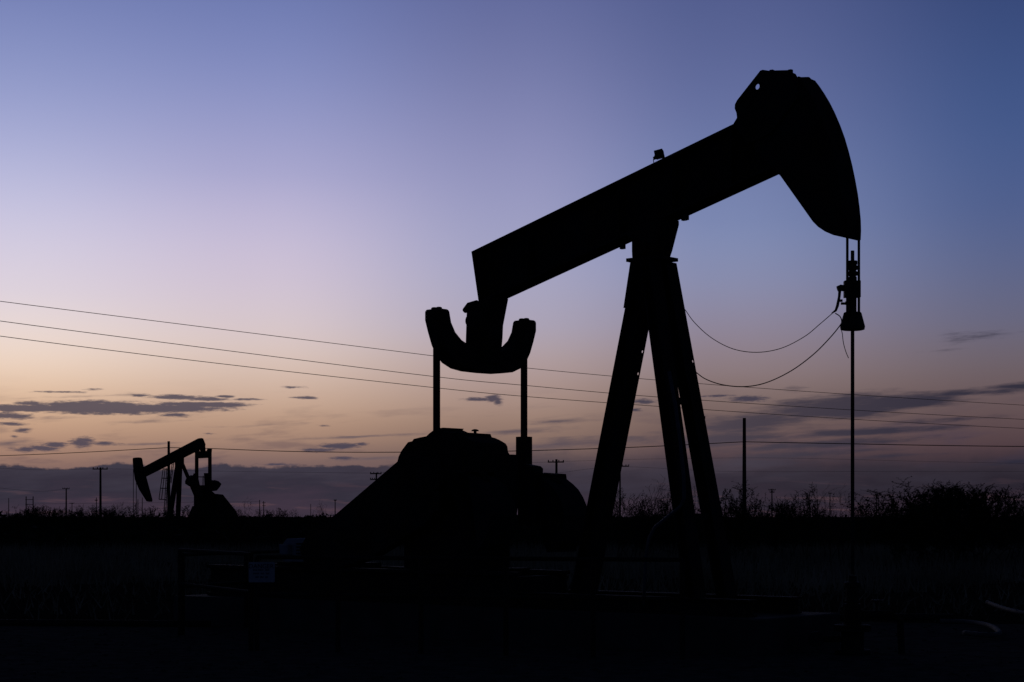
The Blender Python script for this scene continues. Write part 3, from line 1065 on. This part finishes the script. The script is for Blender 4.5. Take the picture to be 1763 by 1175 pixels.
# poles standing outside the picture carry the ends of the wires
for (x, Y, h, lb) in ((-31, 56, 9.6, "tall pole outside the left edge carrying three thin wires"), (46, 108, 8.4, "tall pole outside the right edge carrying three thin wires"),
                      (-62, 164, 7.2, "bare pole outside the left edge"), (64, 118, 7.6, "bare pole outside the right edge")):
    e = empty("utility_pole", lb, "utility pole", (x, Y, 0), 0, "wooden utility poles along the horizon")
    bm = nb(); tube(bm, [(0, 0, 0), (0, 0, h)], [.15, .11], 10)
    obj("post", bm, WOOD, e)
    bm = nb(); box(bm, -.9, .9, -.2, -.1, h - .35, h - .23)
    obj("crossarm", bm, WOOD, e)

GW = "three thin power wires sloping down to the right"


def line_px(pts, Y0, Y1, ext=True):
    """wire through photo points; depth runs linearly (in inverse) from Y0 at x=0 to Y1 at x=1763"""
    out = []
    for x, y in pts:
        t = x / 1763
        Y = 1 / ((1 - t) / Y0 + t / Y1)
        out.append(at(x, y, Y))
    return out


for i, (pts, Y0, Y1, r_, lb) in enumerate((
        ([(-180, 494), (0, 519), (375, 566.5), (745, 613), (912, 634.5), (1200, 660.5), (1480, 680.5), (1763, 698), (1950, 708)], 62, 95, .0115, "uppermost of the three thin wires crossing behind the large pumpjack"),
        ([(-180, 526), (0, 553), (375, 602), (750, 649), (905, 664), (1140, 684.5), (1480, 707), (1763, 722.5), (1950, 731)], 62, 95, .012, "middle one of the three thin wires crossing behind the large pumpjack"),
        ([(-180, 551), (0, 579), (375, 626), (750, 668), (905, 683), (1140, 700.5), (1480, 723), (1763, 738), (1950, 745)], 62, 95, .012, "lowest of the three thin wires crossing behind the large pumpjack"))):
    wire("power_wire", line_px(pts, Y0, Y1), r_, lb, "wire", GW)
wire("power_wire", line_px([(-160, 789), (0, 785), (145, 779), (290, 771)], 152, 140), .027, "thicker low wire from the left edge to the bare pole by the small pumpjack", "wire", "thick low wires between the bare poles")
wire("power_wire", line_px([(290, 771), (360, 772.5), (480, 777), (615, 779), (800, 778), (920, 776), (1100, 770), (1281, 761)], 140, 117), .027, "thicker low wire spanning between the two bare poles behind the large pumpjack", "wire", "thick low wires between the bare poles")
wire("power_wire", line_px([(1281, 761), (1440, 764), (1600, 767), (1763, 769), (1900, 769)], 127, 118), .027, "thicker low wire from the tall bare pole to the right edge", "wire", "thick low wires between the bare poles")
GD = "faint distant wires near the horizon"
for pts, lb in (([(-100, 800), (60, 809), (173, 807)], "faint distant wire reaching the tall crossarm pole from the left"),
                ([(173, 807), (400, 812), (648, 815)], "faint distant wire from the tall crossarm pole towards the belt guard"),
                ([(648, 815), (800, 803), (958, 795)], "faint distant wire behind the gearbox"),
                ([(958, 795), (1150, 790), (1350, 789), (1560, 794), (1800, 799)], "faint upper distant wire running right from the crossarm pole over the counterweight"),
                ([(958, 815), (1067, 804), (1250, 812), (1500, 812), (1800, 812)], "faint lower distant wire running right past the legs"),
                ([(-60, 834), (60, 846), (114, 842)], "faint distant wire reaching the shorter crossarm pole"),
                ([(57, 868), (260, 866), (447, 864)], "faintest distant wire just above the bushes at the left")):
    wire("power_wire", line_px(pts, 215, 205), .011, lb, "wire", GD)

# ================================================================== VEGETATION
def bush_geo(seed, h=2.6, spread=1.5, stems=7, leafy=1.0, twig=1.0):
    """mesquite-like bush: curved stems forking into fine twigs, feathery leaf sprays. returns wood, leaves as (verts, faces)"""
    r = random.Random(seed)
    wv, wf, lv, lf = [], [], [], []

    def stick(a, b, ra, rb):
        d = (b - a)
        if d.length < 1e-4:
            return
        d.normalize()
        o = d.orthogonal().normalized()
        p = d.cross(o)
        i0 = len(wv)
        for c, rad in ((a, ra), (b, rb)):
            for k in range(3):
                an = 2.094 * k
                wv.append(tuple(c + (o * math.cos(an) + p * math.sin(an)) * rad))
        for k in range(3):
            wf.append((i0 + k, i0 + (k + 1) % 3, i0 + 3 + (k + 1) % 3, i0 + 3 + k))

    def leaf(c, size):
        d = Vector((r.gauss(0, 1), r.gauss(0, 1), r.gauss(0, .6))).normalized()
        o = d.orthogonal().normalized()
        o.rotate(Matrix.Rotation(r.uniform(0, 6.28), 3, d))
        i0 = len(lv)
        a = d * size
        b = o * size * .32
        lv.extend([tuple(c), tuple(c + a * .5 + b), tuple(c + a), tuple(c + a * .5 - b)])
        lf.append((i0, i0 + 1, i0 + 2, i0 + 3))

    def grow(p, d, L, rad, lvl):
        n = 4 if lvl < 2 else 3
        q_ = p.copy()
        for i in range(n):
            d2 = (d + Vector((r.gauss(0, .2), r.gauss(0, .2), r.gauss(0.03, .14)))).normalized()
            e_ = q_ + d2 * L / n
            ra = rad * (1 - .6 * i / n)
            rb_ = rad * (1 - .6 * (i + 1) / n)
            stick(q_, e_, max(ra, .0065), max(rb_, .0055))
            q_ = e_
            d = d2
            if lvl < 3 and (i > 0 or lvl > 0):
                for _ in range(2 if lvl < 2 else 1):
                    if r.random() < .85 * twig:
                        s = Vector((r.gauss(0, 1), r.gauss(0, 1), r.gauss(.25, .6))).normalized()
                        grow(q_, (d * .8 + s * .85).normalized(), L * r.uniform(.4, .7), rb_ * .6, lvl + 1)
            if lvl >= 2:
                for _ in range(int(r.uniform(3, 8) * leafy + .3)):
                    leaf(q_ - d * r.uniform(0, L / n) + Vector((r.gauss(0, .012), r.gauss(0, .012), r.gauss(0, .012))), r.uniform(.035, .09))
        for _ in range(int(3 * leafy)):
            leaf(q_, r.uniform(.03, .07))

    for s in range(stems):
        an = r.uniform(0, 6.283)
        tilt = r.uniform(.15, 1.0)
        d = Vector((math.cos(an) * tilt * spread / 1.5, math.sin(an) * tilt * spread / 1.5, 1)).normalized()
        L = h * r.uniform(.55, .95)
        grow(Vector((r.gauss(0, .15), r.gauss(0, .15), 0)), d, L, .028, 0)
    mz = sorted(v[2] for v in wv)[int(len(wv) * .95)]
    k = h * .90 / mz
    top_ = lambda z: z if z < mz else mz + (z - mz) * .35
    wv = [(v[0] * k, v[1] * k, top_(v[2]) * k) for v in wv]
    lv = [(v[0] * k, v[1] * k, top_(v[2]) * k) for v in lv]
    return (wv, wf), (lv, lf)


protos = []
for i, (sd_, h_, sp_, st_, lf_, tw_) in enumerate(((11, 2.6, 1.6, 9, 1.0, .97), (23, 2.6, 1.3, 6, .9, .95), (37, 2.6, 1.9, 10, 1.1, .97), (41, 2.6, 1.0, 5, .1, .75), (59, 2.6, 1.5, 6, .4, .9))):
    wd, lv_ = bush_geo(sd_, h_, sp_, st_, lf_, tw_)
    mw = bpy.data.meshes.new("trunk"); mw.from_pydata(wd[0], [], wd[1]); mw.materials.append(BARK)
    ml = bpy.data.meshes.new("crown"); ml.from_pydata(lv_[0], [], lv_[1]); ml.materials.append(LEAF)
    protos.append((mw, ml, wd, lv_))
# (px, top px, Y, proto, width scale, name, label)
BUSHES = [
    (1572, 836, 60, 0, 1.1, "scraggly mesquite bush at the left end of the big clump right of the polished rod"),
    (1612, 828, 60, 2, 1.0, "broad leafy mesquite bush, second from the left in the big clump at right"),
    (1652, 826, 61, 0, 1.0, "tallest dense mesquite bush in the middle of the big clump at right"),
    (1690, 836, 60, 2, .9, "rounded mesquite bush towards the right end of the big clump at right"),
    (1545, 856, 62, 4, .9, "low thin bush trailing left of the big clump at right"),
    (1738, 828, 55, 3, 1.3, "sparse bare twigged bush near the right edge"),
    (1760, 832, 56, 4, 1.0, "thin leafy bush cut by the right edge"),
    (1392, 835, 66, 1, .9, "narrow leafy bush rising highest between the bare pole and the rod"),
    (1362, 850, 66, 4, 1.0, "low bush just right of the crossarm pole in the bushes"),
    (1345, 858, 70, 2, .8, "small dense bush right of the tall bare pole"),
    (1425, 838, 60, 3, 1.0, "bare twiggy bush left of the polished rod"),
    (1447, 838, 60, 3, .9, "bare spiky bush touching the left side of the polished rod"),
    (1488, 856, 66, 4, .8, "low twiggy bush immediately right of the polished rod"),
    (1250, 830, 62, 1, 1.1, "leafy bush against the right leg of the large pumpjack"),
    (1266, 848, 62, 0, .6, "round bush between the right leg and the tall bare pole"),
    (1302, 860, 66, 4, .8, "low thin bush just right of the tall bare pole"),
    (1200, 826, 62, 3, .9, "twiggy bush seen in the slit between the two front legs"),
    (1152, 842, 64, 1, .8, "leafy bush left of the near front leg"),
    (1122, 850, 64, 0, .8, "rounded bush midway between rear and front legs"),
    (1092, 822, 60, 3, 1.1, "tall bare twigged bush between the rear leg and the near front leg"),
    (1062, 838, 60, 4, 1.0, "bush at the right side of the rear leg"),
    (558, 868, 95, 3, 1.0, "small bare bush at the foot of the belt guard slope"),
    (572, 862, 95, 3, .8, "spiky bare bush partly behind the belt guard slope"),
    (505, 876, 120, 4, 1.0, "tiny bush in the gap between the pumpjacks"),
    (421, 858, 110, 3, 1.1, "sparse twiggy bush just right of the small pumpjack"),
    (409, 872, 115, 1, 1.0, "little bush touching the small pumpjack's base"),
    (468, 874, 120, 0, 1.1, "low bush behind the two thin poles right of the small pumpjack"),
    (322, 864, 112, 1, 1.4, "leafy bush behind the legs of the small pumpjack"),
    (337, 870, 112, 4, 1.1, "small bush in the middle of the small pumpjack's frame"),
    (268, 870, 112, 0, 1.1, "bush below the small pumpjack's caged ladder"),
    (224, 866, 100, 1, .9, "leafy bush under the head of the small pumpjack"),
    (207, 864, 100, 4, .9, "forked bush left of the small pumpjack's head"),
    (186, 872, 105, 2, .9, "low dark bush right of the tall crossarm pole"),
    (158, 868, 105, 0, .9, "bush at the foot of the tall crossarm pole"),
    (132, 876, 110, 2, 1.0, "flat bush between the two crossarm poles at left"),
    (92, 872, 110, 2, 1.1, "wide low bush left of the shorter crossarm pole"),
    (70, 868, 110, 0, .9, "bush right of the H frame poles"),
    (50, 870, 108, 2, .8, "dense bush at the foot of the H frame poles"),
    (22, 879, 110, 2, 1.0, "very low bush near the left edge"),
    (614, 880, 120, 1, 1.0, "low bush hidden mostly by the belt guard"),
]
for i, (px, top, Y, pi_, sw, lb) in enumerate(BUSHES):
    g = ground_at(px, Y)
    h = (EYE + (HY - top) / K * Y)
    e = empty("mesquite_bush", lb, "bush", g, rnd.uniform(0, 6.28), "mesquite bushes along the horizon")
    s = h / 2.6
    wf_ = sw * (.92 if 1540 < px < 1700 else .68)
    e.scale = (s * wf_, s * wf_, s)
    for nm, me in (("trunk", protos[pi_][0]), ("crown", protos[pi_][1])):
        o = bpy.data.objects.new(nm, me)
        C.objects.link(o)
        o.parent = e

# far scrub that closes the horizon: low dense brush, one mass
bv, bf = [], []
rs = random.Random(99)
small = [bush_geo(100 + k, 1.0, 2.6, 6, .9, .55) for k in range(5)]
def add_brush(x, y, h, w):
    (a, fa), (b, fb) = small[rs.randrange(5)]
    c_, s_ = math.cos(rs.uniform(0, 6.28)), math.sin(rs.uniform(0, 6.28))
    n_ = math.hypot(c_, s_); c_, s_ = c_ / n_, s_ / n_
    for vs_, fs in ((a, fa), (b, fb)):
        i0 = len(bv)
        big = 1.0
        for v in vs_:
            bv.append((x + (v[0] * c_ - v[1] * s_) * w, y + (v[0] * s_ + v[1] * c_) * w, v[2] * h))
        for f in fs:
            bf.append(tuple(i0 + k for k in f))


# leaf clumps: fuzzy mounds of small faces
def add_mound(x, y, h, w, n):
    for _ in range(n):
        an = rs.uniform(0, 6.283)
        rr_ = w * math.sqrt(rs.random())
        top = h * math.sqrt(max(0, 1 - (rr_ / w) ** 2))
        z = top * rs.uniform(.0, 1.0) ** .5
        s = rs.uniform(.05, .16) * (1 + h * .25)
        cx, cy = x + rr_ * math.cos(an), y + rr_ * math.sin(an)
        i0 = len(bv)
        for _k in range(3):
            bv.append((cx + rs.gauss(0, s), cy + rs.gauss(0, s * .6), max(0, z + rs.gauss(0, s * .9))))
        bf.append((i0, i0 + 1, i0 + 2))


for row, (Y, ht) in enumerate(((88, 1.15), (100, 1.5), (115, 1.62), (135, 1.72), (165, 1.8), (200, 1.85), (250, 1.95), (320, 2.1))):
    half_w = Y * .34
    x = -half_w
    while x < half_w:
        w = rs.uniform(1.2, 2.6) * (Y / 110) ** .6
        hh = ht * rs.uniform(.72, 1.03)
        add_mound(x, Y + rs.uniform(-4, 4), hh, w, 190)
        x += w * .8
br = obj("brush", (bv, bf), BRUSHM)
tag(br, "low dark scrub closing the horizon", kind='stuff')

# mid-distance dry grass
nr = np.random.default_rng(5)
N = 90000
t_ = nr.random(N)
Yg = 27.5 + (86 - 27.5) * t_ ** .8
Xg = (nr.random(N) * 2 - 1) * (Yg * .31 + 2)
clump = np.sin(Xg * .31 + 1.3) * np.cos(Yg * .21 + .5) + .6 * np.sin(Xg * .9 + Yg * .35)
keepm = (nr.random(N) < .38 + .32 * clump) & (Yg > 42 - 6 * np.sin(Xg * .3)) | (nr.random(N) < .12)
Xg, Yg = Xg[keepm], Yg[keepm]
n_ = len(Xg)
hg = nr.uniform(.18, .6, n_) * np.where(Yg < 40, .6, 1.0)
an = nr.uniform(0, 6.283, n_)
wd_ = nr.uniform(.010, .024, n_)
lx, ly = nr.normal(0, .12, n_), nr.normal(0, .12, n_)
V = np.zeros((n_, 3, 3))
V[:, 0] = np.stack([Xg - wd_ * np.cos(an), Yg - wd_ * np.sin(an), np.zeros(n_)], 1)
V[:, 1] = np.stack([Xg + wd_ * np.cos(an), Yg + wd_ * np.sin(an), np.zeros(n_)], 1)
V[:, 2] = np.stack([Xg + lx, Yg + ly, hg], 1)
me = bpy.data.meshes.new("dry_grass")
me.from_pydata(V.reshape(-1, 3).tolist(), [], np.arange(n_ * 3).reshape(-1, 3).tolist())
me.materials.append(GRASSM)
go = bpy.data.objects.new("dry_grass", me)
C.objects.link(go)
tag(go, "pale dry grass in the field", kind='stuff')

# pebbles and clods scattered on the pad
sv, sf = [], []
for _ in range(1500):
    Y = 17.5 + 9 * rs.random()
    x = rs.uniform(-1, 1) * (Y * .29 + 1)
    s = rs.choice((.010, .013, .016, .026)) * rs.uniform(.6, 1.3)
    i0 = len(sv)
    for ring, (rr2, zz) in enumerate(((1, 0), (.95, .45), (.5, .8))):
        for k in range(6):
            q2 = rs.uniform(.75, 1.2) * rr2 * s
            sv.append((x + q2 * math.cos(k * 1.047 + ring * .5), Y + q2 * math.sin(k * 1.047 + ring * .5), .043 + zz * s * rs.uniform(.8, 1.1)))
    for ring in range(2):
        for k in range(6):
            a, b = i0 + ring * 6 + k, i0 + ring * 6 + (k + 1) % 6
            sf.append((a, b, b + 6, a + 6))
    sf.append(tuple(i0 + 12 + k for k in range(6)))
gr_ = obj("gravel", (sv, sf), CONC)
tag(gr_, "loose stones on the bare pad", kind='stuff')
